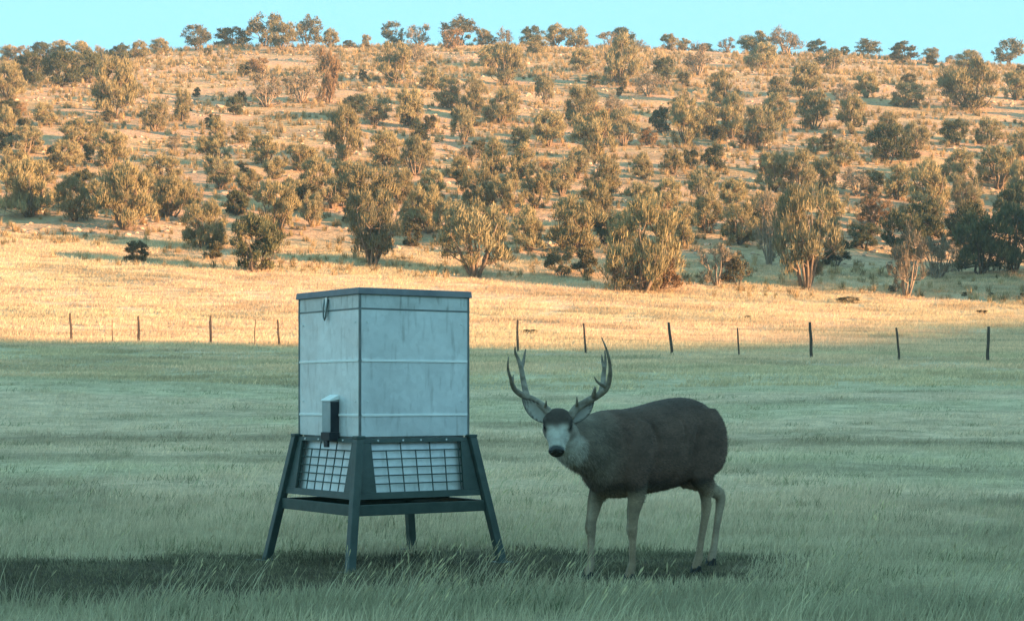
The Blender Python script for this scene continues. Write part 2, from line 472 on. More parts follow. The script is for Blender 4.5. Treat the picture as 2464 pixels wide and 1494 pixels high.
# stones on the hill
stone_mat = attr_mat('stone', .95, .1, inst='tint', noise=.25, nscale=6)
def stone(rng):
    bm = bmesh.new(); bmesh.ops.create_icosphere(bm, subdivisions=1, radius=.5)
    for v in bm.verts:
        v.co *= rng.uniform(.7, 1.15); v.co.z *= .6
    me = bpy.data.meshes.new('stone'); bm.to_mesh(me); bm.free(); me.materials.append(stone_mat)
    set_cols(me, np.ones((len(me.vertices), 3)))
    return me
sk = [stone(rg) for i in range(5)]
x, y = hill_pts(15000, 135, 352, 101, .5, 10, 3.5)
n = len(x); s = rs.uniform(.25, .7, n) * (1 + .8 * (rs.random(n) < .06)); 
scatter('hillside_stones', np.stack([x, y, height(x, y)], 1), rs.integers(0, 5, n), np.stack([s, s * rs.uniform(.7, 1.3, n), s], 1),
        np.stack([rs.normal(0, .2, n), rs.normal(0, .2, n), rs.uniform(0, 6.28, n)], 1),
        np.array((.44, .31, .22)) * rs.uniform(.6, 1.25, (n, 1)), sk, 'scattered pinkish stones on the upper hillside', 'stones')

# ------------------------------------------------------------------ trees and shrubs
leaf_mat = attr_mat('juniper_foliage', .8, .2, jitter=.22, transl=.15, lift=.35)
bark_mat = attr_mat('shaggy_bark', .95, .1, noise=.35, nscale=14)
def make_tree(kind, seed):
    """unit-high shrub: returns (trunk mesh, crown mesh). width about 1"""
    g = random.Random(seed); nr = np.random.default_rng(seed)
    #        crown low, lobes, tufts, leaves per tuft, stems, leaf length, leaf width, up, colour a, colour b, bark
    K = dict(juniper=(.0, 38, 460, 20, 7, .092, .0108, 1.6, (.175, .140, .068), (.35, .275, .135), (.18, .13, .09)),
             open_juniper=(.13, 34, 420, 20, 9, .090, .0108, 1.4, (.155, .13, .068), (.31, .25, .132), (.22, .16, .115)),
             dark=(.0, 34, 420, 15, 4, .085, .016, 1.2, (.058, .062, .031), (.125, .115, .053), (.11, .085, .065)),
             dome=(.0, 20, 270, 13, 4, .11, .030, .8, (.065, .060, .030), (.13, .105, .052), (.13, .10, .075)),
             oak=(.10, 26, 320, 13, 3, .060, .024, .6, (.085, .078, .044), (.20, .16, .085), (.12, .095, .075)),
             bare=(.08, 24, 280, 9, 8, .075, .014, 1.2, (.16, .125, .08), (.28, .215, .14), (.28, .21, .155)),
             russet=(.0, 30, 380, 15, 4, .088, .0145, 1.4, (.19, .11, .052), (.29, .18, .09), (.18, .12, .085)))[kind]
    low, nl, nt, nleaf, ns, ll, lw, up, ca, cb, cbk = K
    def env(z):  # envelope radius at height z (0..1 in the crown)
        if kind == 'dome': return .5 * math.sqrt(max(0, 1 - (z * .98) ** 2))
        if kind == 'oak': return .5 * math.sqrt(max(0, 1 - (z * 1.5 - .55) ** 2)) if z * 1.5 - .55 < 1 else .12
        return .5 * (.62 + .38 * math.sin(math.pi * min(1, (z * .8 + .15)))) * (1 if z < .7 else 1 - (z - .7) * 1.5)
    lobes = []
    while len(lobes) < nl:
        z = g.uniform(.04, .86); a = g.uniform(0, 2 * math.pi); e = env(z); r = e * math.sqrt(g.uniform(.05, 1)) * .86
        lobes.append((r * math.cos(a), r * math.sin(a), low + (1 - low) * z, g.uniform(.08, .145)))
    # skeleton
    tb = MB(); nodes = []
    for i in range(ns):
        a = 2 * math.pi * (i + g.uniform(-.3, .3)) / ns
        sp = g.uniform(.12, .34) if ns > 2 else g.uniform(.06, .2)
        top = low + (1 - low) * g.uniform(.45, .8)
        pts = []
        for k in range(7):
            t = k / 6
            rr = (.02 + sp * t ** (.75 if ns > 2 else 1.4)) 
            pts.append((rr * math.cos(a) + g.gauss(0, .012), rr * math.sin(a) + g.gauss(0, .012), -.03 + (top + .03) * t))
        r0 = .026 if ns > 2 else .04
        rad = [r0 * (1 - .75 * k / 6) for k in range(7)]
        tb.tube(pts, rad, 6)
        nodes += [(Vector(p), r) for p, r in zip(pts[2:], rad[2:])]
    for (x, y, z, r) in lobes:
        c = Vector((x, y, z))
        best = min(nodes, key=lambda q: (q[0] - c).length + (.35 if q[0].z > z - .02 else 0))
        p0 = best[0]; mid = (p0 + c) / 2 + Vector((g.gauss(0, .03), g.gauss(0, .03), -.03))
        tb.tube([p0, mid, c, c + Vector((0, 0, r * .7))], [best[1] * .6, .010, .007, .002], 5)
        nodes += [(mid, .01), (c, .007)]
    verts = []; faces = []; cols = []
    ca, cb = np.array(ca), np.array(cb)
    for i in range(nt):
        x, y, z, r = lobes[i % nl]
        d = nr.normal(size=3); d /= np.linalg.norm(d); d[2] = abs(d[2]) * 1.1 - .25
        c = np.array((x, y, z)) + d * r * nr.uniform(.45, 1.05) * np.array((1, 1, 1.65))
        if c[2] < low * .6 + .02: c[2] = low * .6 + .02 + abs(nr.normal(0, .03))
        o = np.array((x, y, z - r * .4))
        if kind == 'bare' or i % 6 == 0:
            tb.tube([o, (o + c) / 2 + nr.normal(0, .012, 3), c + (c - o) * .15], [.0055, .004, .001], 4, False)
        axis = (c - o); axis /= np.linalg.norm(axis) + 1e-6
        base = ca + (cb - ca) * nr.uniform(0, 1)
        for j in range(nleaf):
            p = c + nr.normal(0, r * .22, 3)
            v = axis * .55 + np.array((0, 0, up)) * nr.uniform(.4, 1.2) + nr.normal(0, .42, 3); v /= np.linalg.norm(v)
            s = np.cross(v, nr.normal(size=3)); s /= np.linalg.norm(s) + 1e-6
            L = ll * nr.uniform(.55, 1.35); W = lw * nr.uniform(.7, 1.3)
            k = len(verts)
            verts += [p, p + v * L * .55 - s * W * .5, p + v * L, p + v * L * .45 + s * W * .5]
            faces.append((k, k + 1, k + 2, k + 3))
            q = base * nr.uniform(.8, 1.2)
            cols += [q] * 4
    tm = mesh('trunk', tb.v, tb.f, bark_mat, True)
    set_cols(tm, np.array(cbk) * nr.uniform(.8, 1.15, (len(tm.vertices), 1)))
    cm = mesh('crown', verts, faces, leaf_mat)
    set_cols(cm, np.array(cols))
    return tm, cm
PROTO = {}
for kind, n in (('juniper', 6), ('open_juniper', 4), ('dark', 4), ('dome', 3), ('oak', 4), ('bare', 4), ('russet', 2)):
    PROTO[kind] = [make_tree(kind, 100 + 17 * i + sum(map(ord, kind))) for i in range(n)]
tg = random.Random(77)
NAMES = dict(juniper='juniper_bush', open_juniper='juniper_tree', dark='evergreen_bush', dome='rounded_shrub', oak='oak_tree', bare='bare_shrub', russet='russet_shrub')
CATS = dict(juniper='bush', open_juniper='tree', dark='bush', dome='shrub', oak='tree', bare='shrub', russet='shrub')
COUNT = {}
def plant(px, row, hpx, wpx, kind, label, group=None):
    x, y, z = on_ground(px, row)
    m = y / F
    i = COUNT.get(kind, 0); COUNT[kind] = i + 1
    tm, cm = PROTO[kind][(i * 5 + i // 3) % len(PROTO[kind])]
    o = empty(NAMES[kind], (x, y, z - .03), tg.uniform(0, 6.28))
    h = hpx * m * 1.02; w = wpx * m * 1.03
    tag(o, label, CATS[kind], group)
    for nm, me in (('trunk', tm), ('crown', cm)):
        c = link(nm, me, o); c.scale = (w, w, h)
    return o
FRONT = [  # toe of the hill: each told apart by its look
 (70, 522, 132, 150, 'juniper', 'wide pale olive juniper at the hill toe beside a narrower upright bush'),
 (180, 532, 100, 92, 'juniper', 'narrow upright juniper squeezed between two wide pale junipers'),
 (300, 552, 158, 150, 'juniper', 'tall dense golden juniper at the open grass edge above a lone dark ball shrub'),
 (412, 528, 100, 112, 'juniper', 'leaning golden juniper pressed against the tall dense golden one'),
 (330, 632, 50, 62, 'dome', 'lone dark ball shaped shrub out on the open golden grass'),
 (490, 602, 112, 112, 'juniper', 'ragged golden juniper with a dark small mound at its foot'),
 (612, 655, 135, 135, 'dark', 'shaggy dark green juniper spilling lowest onto the golden grass'),
 (665, 560, 122, 112, 'juniper', 'pale fan shaped juniper rising behind the shaggy dark green one'),
 (515, 626, 42, 52, 'dome', 'small dark mound of shrub at the foot of a ragged juniper'),
 (880, 540, 140, 150, 'juniper', 'golden juniper standing right behind a trunk-showing juniper above the feeder'),
 (895, 642, 175, 140, 'open_juniper', 'juniper above the feeder roof with a dark splayed bare trunk'),
 (1030, 562, 112, 92, 'juniper', 'compact tan juniper between two big multi-stemmed junipers'),
 (1145, 668, 172, 195, 'open_juniper', 'widest multi-stemmed juniper with twisted pale limbs beyond the feeder corner'),
 (1275, 606, 105, 92, 'juniper', 'tan juniper bush filling in behind the widest multi-stemmed juniper'),
 (1380, 612, 128, 140, 'juniper', 'bushy tan juniper behind a small thin-stemmed tree'),
 (1350, 668, 72, 78, 'oak', 'small thin-stemmed tree with dark rounded crown at the grass edge'),
 (1408, 664, 62, 72, 'dome', 'brown rounded shrub next to the small thin-stemmed tree'),
 (1545, 705, 225, 185, 'juniper', 'tallest full juniper above the deer with dense foliage to the ground'),
 (1585, 700, 90, 120, 'russet', 'rusty brown low shrub hugging the tallest full juniper'),
 (1725, 690, 105, 95, 'bare', 'grey twiggy shrub on a thin stem beside a leafy dark one'),
 (1775, 692, 82, 82, 'oak', 'leafy dark small tree leaning next to the grey twiggy shrub'),
 (1850, 640, 172, 80, 'bare', 'tall dead snag with pale bare trunk amid the junipers'),
 (1940, 697, 232, 165, 'open_juniper', 'big upright juniper with a cluster of pale parallel trunks'),
 (2012, 642, 64, 82, 'dome', 'rounded low shrub beside the cluster of pale parallel trunks'),
 (2182, 716, 162, 108, 'bare', 'shaded forked tree standing alone and lowest on the right meadow'),
 (2255, 672, 105, 110, 'bare', 'grey wispy shrub just uphill of the shaded forked tree'),
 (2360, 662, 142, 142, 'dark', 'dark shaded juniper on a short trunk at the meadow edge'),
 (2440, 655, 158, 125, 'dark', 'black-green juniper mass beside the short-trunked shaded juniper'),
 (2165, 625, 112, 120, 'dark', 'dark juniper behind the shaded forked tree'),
]
SKYLINE = [
 (475, 122, 62, 76, 'oak', 'isolated dark oak with open branches where the ridge dips'),
 (560, 112, 45, 92, 'dome', 'low wide dark bush on the ridge between two oaks'),
 (638, 108, 74, 88, 'oak', 'large dark oak crowning the ridge behind a pale juniper'),
 (680, 122, 66, 74, 'juniper', 'pale juniper in front of the large dark ridge oak'),
 (738, 98, 72, 78, 'oak', 'rounded high oak on the ridge next to small shrubs'),
 (796, 100, 44, 46, 'juniper', 'small pale juniper tucked by the rounded high ridge oak'),
 (881, 92, 30, 26, 'juniper', 'tiny lone juniper on the bare ridge gap'),
 (946, 88, 58, 62, 'oak', 'dark leaning oak on the ridge paired with a pale bush'),
 (1008, 90, 52, 72, 'bare', 'pale twiggy bush paired with a dark leaning ridge oak'),
 (1105, 88, 66, 96, 'oak', 'broad spreading oak at the highest point of the ridge'),
 (1160, 96, 38, 44, 'juniper', 'small bush sheltering under the broad spreading ridge oak'),
 (1890, 120, 62, 96, 'bare', 'bristly fan of bare branches tallest on the falling ridge'),
 (1820, 120, 50, 88, 'juniper', 'bushy juniper beside the bristly fan of branches on the ridge'),
 (2086, 132, 40, 74, 'oak', 'flat topped thin oak on the descending ridge'),
 (2176, 142, 40, 68, 'dome', 'domed bush beside the flat topped ridge oak'),
 (2428, 156, 66, 78, 'oak', 'dark spreading oak alone at the low end of the ridge'),
]
RIDGE = [(20, 148, 36, 52), (60, 148, 38, 62), (105, 146, 42, 62), (150, 146, 46, 62), (200, 146, 44, 62), (242, 152, 38, 52), (290, 152, 44, 52), (332, 146, 44, 52), (385, 130, 36, 52),
 (1215, 100, 42, 42), (1280, 98, 46, 62), (1338, 96, 52, 60), (1385, 96, 46, 66), (1465, 100, 38, 62), (1500, 100, 46, 62), (1610, 108, 38, 46), (1645, 110, 28, 36), (1750, 120, 34, 46),
 (1965, 128, 34, 46), (2240, 146, 32, 42), (2335, 168, 44, 76), (1540, 102, 20, 30), (1180, 98, 22, 34), (1700, 114, 18, 34), (2030, 132, 18, 30), (2290, 152, 20, 34), (840, 92, 16, 30)]
MID = [(20, 240, 88, 92), (275, 285, 145, 112), (372, 316, 64, 78), (440, 292, 76, 44), (950, 202, 96, 98), (1215, 206, 98, 88), (1290, 136, 46, 62), (1312, 252, 66, 52), (1490, 206, 115, 105),
 (1740, 256, 82, 82), (1830, 165, 60, 82), (1940, 232, 82, 82), (2000, 172, 50, 52), (2085, 236, 60, 62), (2185, 258, 56, 82), (2335, 268, 118, 150), (2445, 242, 70, 70),
 (900, 302, 72, 92), (990, 306, 88, 76), (1080, 262, 72, 82), (1140, 272, 82, 62), (1205, 298, 82, 92), (1115, 348, 88, 66), (828, 388, 132, 92), (1320, 352, 84, 86), (1400, 302, 92, 82),
 (1430, 382, 112, 112), (1500, 352, 82, 82), (1650, 352, 112, 92), (1705, 332, 82, 82), (1640, 282, 50, 60), (1760, 334, 102, 82), (1830, 362, 102, 92), (1872, 302, 72, 72), (1960, 312, 92, 92),
 (2050, 322, 92, 72), (1960, 372, 42, 42), (2200, 372, 72, 82), (515, 396, 72, 78), (520, 335, 54, 44), (265, 402, 82, 98), (180, 352, 62, 100), (60, 372, 64, 92), (20, 332, 72, 62), (112, 302, 52, 62),
 (160, 412, 72, 82), (636, 396, 72, 78), (530, 456, 76, 92), (390, 442, 66, 100), (722, 412, 62, 92), (662, 432, 52, 62), (930, 402, 82, 92), (1002, 422, 88, 92), (1185, 432, 92, 82), (1252, 432, 82, 82),
 (1100, 432, 52, 62), (760, 472, 92, 100), (800, 502, 72, 82), (832, 470, 82, 82), (1150, 502, 92, 92), (1222, 512, 92, 82), (1290, 502, 92, 92), (1352, 472, 82, 82), (1440, 545, 102, 92),
 (1452, 472, 92, 92), (1550, 432, 62, 62), (1600, 502, 72, 82), (1690, 492, 82, 82), (1702, 562, 92, 92), (1762, 502, 72, 72), (1780, 590, 100, 92), (1862, 462, 92, 92), (1922, 472, 102, 92),
 (1982, 462, 82, 82), (1990, 560, 100, 92), (2160, 482, 82, 92), (2240, 502, 112, 112), (2322, 522, 102, 92), (2302, 432, 72, 82), (2402, 456, 102, 112), (2452, 482, 92, 62), (2452, 382, 62, 62),
 (1080, 575, 92, 82), (705, 500, 70, 80), (600, 470, 60, 70), (30, 430, 70, 80), (100, 450, 60, 70), (345, 480, 60, 70), (455, 500, 60, 70), (960, 490, 80, 80), (1040, 480, 70, 70), (1620, 420, 60, 60),
 (1390, 430, 70, 70), (2030, 400, 60, 70), (2100, 470, 60, 60), (1540, 520, 80, 80), (1640, 590, 90, 80), (230, 340, 50, 60), (580, 345, 40, 50), (1035, 215, 50, 60), (1180, 160, 50, 60), (1400, 170, 50, 60),
 (1880, 260, 70, 70), (2140, 330, 60, 60), (2380, 350, 60, 70), (85, 500, 60, 60), (235, 505, 70, 70), (750, 545, 80, 60), (980, 560, 70, 60), (1500, 600, 90, 80), (1840, 560, 90, 90), (1900, 580, 90, 90)]
DARK = [(75, 205, 78, 92), (150, 210, 84, 102), (215, 200, 72, 72), (565, 278, 46, 42), (1600, 202, 60, 62), (2140, 394, 92, 112), (2445, 565, 122, 102), (2332, 605, 112, 112), (2230, 585, 100, 110),
 (20, 290, 50, 60), (310, 250, 60, 60), (1010, 340, 40, 50), (1720, 410, 60, 70), (2300, 350, 60, 80), (2080, 600, 60, 80), (1590, 320, 60, 60), (1250, 360, 50, 50), (850, 280, 50, 60), (200, 470, 60, 70), (570, 520, 60, 60)]
BARE = [(640, 258, 78, 92), (725, 248, 82, 92), (1560, 232, 56, 72), (1680, 182, 72, 82), (2062, 472, 66, 92), (770, 150, 40, 50), (1000, 150, 40, 50), (2030, 250, 50, 60), (1130, 400, 50, 60), (420, 370, 40, 50), (1480, 290, 60, 60)]
RUSS = [(1085, 118, 46, 60), (790, 248, 128, 62), (2105, 542, 72, 92), (1450, 330, 70, 70), (1800, 360, 50, 60), (1560, 350, 40, 50), (1310, 440, 50, 60), (40, 280, 40, 50), (620, 180, 40, 60), (1850, 420, 50, 60)]
for e in FRONT: plant(*e)
for e in SKYLINE: plant(*e)
for i, e in enumerate(RIDGE):
    k = ('juniper', 'bare', 'dark', 'juniper')[i % 4]
    plant(*e, k, {'juniper': 'small feathery juniper breaking the sky line', 'bare': 'thin twiggy shrub breaking the sky line', 'dark': 'dark compact bush breaking the sky line'}[k],
          {'juniper': 'junipers along the ridge top', 'bare': 'twiggy shrubs along the ridge top', 'dark': 'dark bushes along the ridge top'}[k])
def slope(e, kind, what):
    """label by size, outline and how far up the slope it grows"""
    px, row, h, w = e; y = on_ground(px, row)[1]; hm = h / F * y
    zone = 'just below the ridge' if y > 275 else 'high on the slope' if y > 215 else 'half way up the slope' if y > 165 else 'low on the slope'
    size = 'large' if hm > 4.6 else 'middling' if hm > 3.2 else 'small'
    asp = w / h
    form = 'narrow upright' if asp < .85 else 'spreading' if asp > 1.2 else 'rounded' if asp < 1.03 else 'broad'
    plant(px, row, h * 1.0, w * .97, kind, '%s %s %s growing %s' % (size, form, what, zone), '%s %s %s %s' % (size, form, what, zone))
for i, e in enumerate(MID):
    k = ('juniper', 'juniper', 'open_juniper', 'juniper', 'juniper')[i % 5]
    slope(e, k, 'olive juniper with upright sprays' if k == 'juniper' else 'tan juniper showing its stems')
for e in DARK: slope(e, 'dark', 'dark green evergreen bush')
for e in BARE: slope(e, 'bare', 'pale grey half bare shrub')
for e in RUSS: slope(e, 'russet', 'reddish brown shrub')
# small shrubs filling the slope
fg = random.Random(9); n = 0
while n < 62:
    px = fg.uniform(0, 2464); row = fg.uniform(130, 600)
    if row > 520 and 700 > px: continue
    s = fg.uniform(.7, 1.3) * (22 + (row - 130) * .06)
    slope((px, row, s, s * fg.uniform(1.0, 1.5)), 'dome', 'low scrub bush'); n += 1
# trees beyond the frame edges so the wood goes on
for i in range(46):
    side = -1 if i % 2 else 1
    px = 1232 + side * fg.uniform(1250, 1680); row = fg.uniform(170, 560)
    s = 50 + (row - 150) * .14
    slope((px, row, s * fg.uniform(.8, 1.2), s), 'juniper', 'olive juniper with upright sprays')
for (px, row, h, w) in ((2640, 735, 300, 260), (2790, 728, 330, 280), (2960, 735, 320, 300), (2720, 680, 260, 240)):
    plant(px, row, h, w, 'dark', 'big dark juniper standing at the meadow edge beyond the short-trunked one', 'big junipers further along the meadow edge')
# little dark weeds on the shaded right meadow
for (px, row, h, w) in ((2146, 706, 18, 22), (2384, 716, 12, 16), (2362, 756, 10, 34), (2040, 728, 14, 60), (1800, 768, 9, 24), (2320, 712, 10, 14), (2460, 718, 12, 20), (1275, 803, 10, 46)):
    plant(px, row, h, w, 'dome', 'tiny dark weed clump on the open meadow behind the fence', 'weed clumps behind the fence')

# ------------------------------------------------------------------ fence
post_mat = noise_mat('weathered_post', (.045, .035, .028), (.14, .10, .075), 9, .9, bump=.4, stretch=(4, 4, .6))
wire_mat = noise_mat('rusty_wire', (.10, .07, .055), (.2, .16, .14), 20, .6, .4)
fence = empty('wire_fence', on_ground(1232, 848))
tag(fence, 'thin wire fence on leaning stakes across the edge of the shaded meadow', 'fence')
fl = Vector(fence.location)
def fence_y(px): return on_ground(px, 824 + 46 * (px - 172) / 2204.0)[1]
tops = []
for (px, hgt, lean, r) in ((172, 1.32, -.04, .055), (270, 1.05, .0, .022), (335, 1.25, -.03, .058), (508, 1.3, -.03, .058), (613, 1.2, .03, .022), (673, 1.2, -.10, .05), (845, 1.25, 0, .05), (1035, 1.25, 0, .05),
                           (1247, 1.35, -.03, .05), (1410, 1.25, -.10, .045), (1618, 1.3, -.16, .06), (1778, 1.1, -.06, .035), (1953, 1.35, -.06, .06), (2164, 1.2, -.10, .045), (2376, 1.3, .05, .062), (2560, 1.3, 0, .05)):
    y = fence_y(px); x = (px - 1232) / F * y; z = hz(x, y)
    mb = MB(); q = random.Random(px)
    b = Vector((x, y, z)) - fl
    pts = [b + Vector((lean * t + q.gauss(0, .012), q.gauss(0, .01), -.15 + (hgt + .15) * t)) for t in (0, .3, .55, .8, 1)]
    mb.tube(pts, [r * 1.1, r, r * q.uniform(.9, 1.05), r * .95, r * .8], 7)
    mb.build('post', post_mat, fence)
    if r > .03: tops.append((b, lean, hgt))
for k in range(4):
    mb = MB()
    for (a, la, ha), (b, lb, hb) in zip(tops[:-1], tops[1:]):
        f = .32 + .2 * k
        p = a + Vector((la * f, -.05, f * 1.15)); q = b + Vector((lb * f, -.05, f * 1.15))
        m = (p + q) / 2 - Vector((0, 0, .02))
        mb.tube([p, m, q], .003, 4, False)
    mb.build('wire', wire_mat, fence)

# ------------------------------------------------------------------ feeder
PHI = R(34.5); SD = .80; HS = SD / 2
FC = (-.835, 11.306)
fz = hz(*FC)
feeder = empty('game_feeder', (FC[0], FC[1], 0.0), PHI)
tag(feeder, 'square galvanised game feeder with wire guards on four splayed dark green legs', 'feeder')
def galv(name, c1, c2, stain):
    m, n, l, b = new_mat(name, .42, .45, .4)
    tc = n.new('ShaderNodeTexCoord')
    v = n.new('ShaderNodeTexVoronoi'); v.inputs['Scale'].default_value = 26
    t = n.new('ShaderNodeTexNoise'); t.inputs['Scale'].default_value = 3.2; t.inputs['Detail'].default_value = 8; t.inputs['Roughness'].default_value = .65
    l.new(tc.outputs['Object'], v.inputs[0]); l.new(tc.outputs['Object'], t.inputs[0])
    rp = n.new('ShaderNodeValToRGB'); rp.color_ramp.elements[0].position = .35; rp.color_ramp.elements[1].position = .65
    rp.color_ramp.elements[0].color = (*c1, 1); rp.color_ramp.elements[1].color = (*c2, 1)
    l.new(t.outputs[0], rp.inputs[0])
    mx = n.new('ShaderNodeMix'); mx.data_type = 'RGBA'; mx.blend_type = 'MULTIPLY'; mx.inputs[0].default_value = .12
    bw = n.new('ShaderNodeRGBToBW'); l.new(v.outputs['Color'], bw.inputs[0])
    l.new(rp.outputs[0], mx.inputs[6]); l.new(bw.outputs[0], mx.inputs[7])
    # specks and rain streaks
    mp = n.new('ShaderNodeMapping'); mp.inputs['Scale'].default_value = (9, 9, 1.6)
    t2 = n.new('ShaderNodeTexNoise'); t2.inputs['Scale'].default_value = 3; t2.inputs['Detail'].default_value = 7
    l.new(tc.outputs['Object'], mp.inputs[0]); l.new(mp.outputs[0], t2.inputs[0])
    r2 = n.new('ShaderNodeMapRange'); r2.inputs[1].default_value = .56; r2.inputs[2].default_value = .74; r2.inputs[4].default_value = stain
    l.new(t2.outputs[0], r2.inputs[0])
    m2 = n.new('ShaderNodeMix'); m2.data_type = 'RGBA'; m2.inputs[7].default_value = (.16, .15, .13, 1)
    l.new(r2.outputs[0], m2.inputs[0]); l.new(mx.outputs[2], m2.inputs[6]); l.new(m2.outputs[2], b.inputs['Base Color'])
    rr = n.new('ShaderNodeMapRange'); rr.inputs[3].default_value = .34; rr.inputs[4].default_value = .6
    l.new(t.outputs[0], rr.inputs[0]); l.new(rr.outputs[0], b.inputs['Roughness'])
    bp = n.new('ShaderNodeBump'); bp.inputs['Strength'].default_value = .12; bp.inputs['Distance'].default_value = .02
    l.new(t.outputs[0], bp.inputs['Height']); l.new(bp.outputs[0], b.inputs['Normal'])
    return m
G_TANK = galv('galvanised_sheet', (.64, .66, .67), (.80, .82, .83), .35)
G_BAND = galv('stained_galvanised_sheet', (.50, .51, .50), (.70, .72, .72), .8)
G_RIB = galv('bright_zinc', (.78, .80, .80), (.88, .9, .9), .1)
G_LID = galv('dull_zinc_lid', (.13, .135, .155), (.22, .225, .24), .4)
G_PAN = galv('pale_zinc_pan', (.72, .74, .74), (.85, .87, .87), .2)
GREEN = noise_mat('dark_green_paint', (.030, .050, .046), (.058, .085, .078), 14, .5, 0, .45, bump=.08, lo=.25, hi=.75)
GREY_EDGE = noise_mat('grey_seam', (.12, .14, .14), (.2, .22, .22), 12, .5, .5)
DARK = noise_mat('black_plastic', (.016, .020, .026), (.03, .036, .044), 10, .5)
BOXG = noise_mat('grey_box', (.30, .32, .33), (.40, .42, .43), 10, .5)
PALE = noise_mat('pale_box_cap', (.75, .76, .76), (.88, .88, .88), 10, .35)
Z0, Z1 = .81, 1.692
SEAMS = [.81, .945, 1.283, 1.602, 1.692]
def face_map(k):
    """side k of the box: (t along the side, d outwards, z) -> local point"""
    c, s = ((1, 0), (0, 1), (-1, 0), (0, -1))[k]      # direction along the side
    nx_, ny_ = s, -c                                   # outward normal
    def f(t, d, z): return (c * t + nx_ * (HS + d), s * t + ny_ * (HS + d), z)
    return f
def fbox(mb, f, t0, t1, d0, d1, z0, z1):
    mb.hexa([f(t0, d1, z0), f(t1, d1, z0), f(t1, d0, z0), f(t0, d0, z0), f(t0, d1, z1), f(t1, d1, z1), f(t1, d0, z1), f(t0, d0, z1)])
core = MB(); core.box(-HS + .012, HS - .012, -HS + .012, HS - .012, Z0 + .004, Z1 + .004)
core.build('tank_core', GREY_EDGE, feeder)
# outward sides seen: k=0 (right face, y=-HS), k=3 (left face, x=-HS)
for k in range(4):
    f = face_map(k)
    for j in range(4):
        mb = MB(); fbox(mb, f, -HS + .006, HS - .006, -.0118, 0, SEAMS[j] + .002, SEAMS[j + 1] - .002)
        mb.build('side_panel', G_BAND if j == 3 else G_TANK, feeder)
    for j, z in enumerate(SEAMS[1:4]):
        mb = MB()
        t0, t1 = -HS + .012, HS - .012
        fbox(mb, f, t0, t1, -.004, .007 if j < 2 else .004, z - .008 if j < 2 else z - .004, z + .006)
        mb.build('rib', PALE if (j < 2) else GREY_EDGE, feeder, bevel=.002)
    # corner trim
    mb = MB(); mb.box(0, 0, 0, 0, 0, 0) if False else None
    fbox(mb, f, -HS - .004, -HS + .009, -.008, .004, Z0, Z1)
    mb.build('corner_trim', GREY_EDGE, feeder)
lid = MB(); e = HS + .018
lid.hexa([(-e, -e, 1.690), (e, -e, 1.690), (e, e, 1.690), (-e, e, 1.690), (-e + .004, -e + .004, 1.732), (e - .004, -e + .004, 1.732), (e - .004, e - .004, 1.732), (-e + .004, e - .004, 1.732)])
lid_o = lid.build('lid', G_LID, feeder, bevel=.004)
def off(z): return .1414 * (.81 - z) / .81
# legs
for (sx, sy) in ((-1, -1), (1, -1), (1, 1), (-1, 1)):
    mb = MB(); w = .026
    gx_, gy_ = sx * (HS + off(0)), sy * (HS + off(0))
    wx = FC[0] + gx_ * math.cos(PHI) - gy_ * math.sin(PHI); wy = FC[1] + gx_ * math.sin(PHI) + gy_ * math.cos(PHI)
    zb = hz(wx, wy) - .06
    def ring(z): 
        c = HS + off(z) + .012
        return [(sx * c - w, sy * c - w, z), (sx * c + w, sy * c - w, z), (sx * c + w, sy * c + w, z), (sx * c - w, sy * c + w, z)]
    mb.hexa(ring(zb) + ring(.800))
    lg = mb.build('leg', GREEN, feeder, bevel=.004)
    mb = MB(); c0 = HS + off(.81) + .012
    mb.box(sx * c0 - w * 1.15, sx * c0 + w * 1.15, sy * c0 - w * 1.15, sy * c0 + w * 1.15, .800, .818)
    mb.build('cap', GREEN, lg, bevel=.003)
    mb = MB(); cb_ = HS + off(zb + .06) + .012
    mb.box(sx * cb_ - .06, sx * cb_ + .06, sy * cb_ - .06, sy * cb_ + .06, zb + .045, zb + .062)
    mb.build('foot', GREEN, lg)
GZ0, GZ1 = .430, .800
def sk(f, t, z, d):    # point on the sloping skirt, d outwards
    return f(t, off(z) + d, z)
def skq(mb, f, q, d0, d1):
    """quad (t,z)*4 counter-clockwise from lower left, thickened d0..d1"""
    a = [sk(f, t, z, d1) for t, z in q]; b = [sk(f, t, z, d0) for t, z in q]
    mb.add(a + b, [(0, 1, 2, 3), (7, 6, 5, 4), (0, 4, 5, 1), (1, 5, 6, 2), (2, 6, 7, 3), (3, 7, 4, 0)])
GW0, GW1 = .322, .332
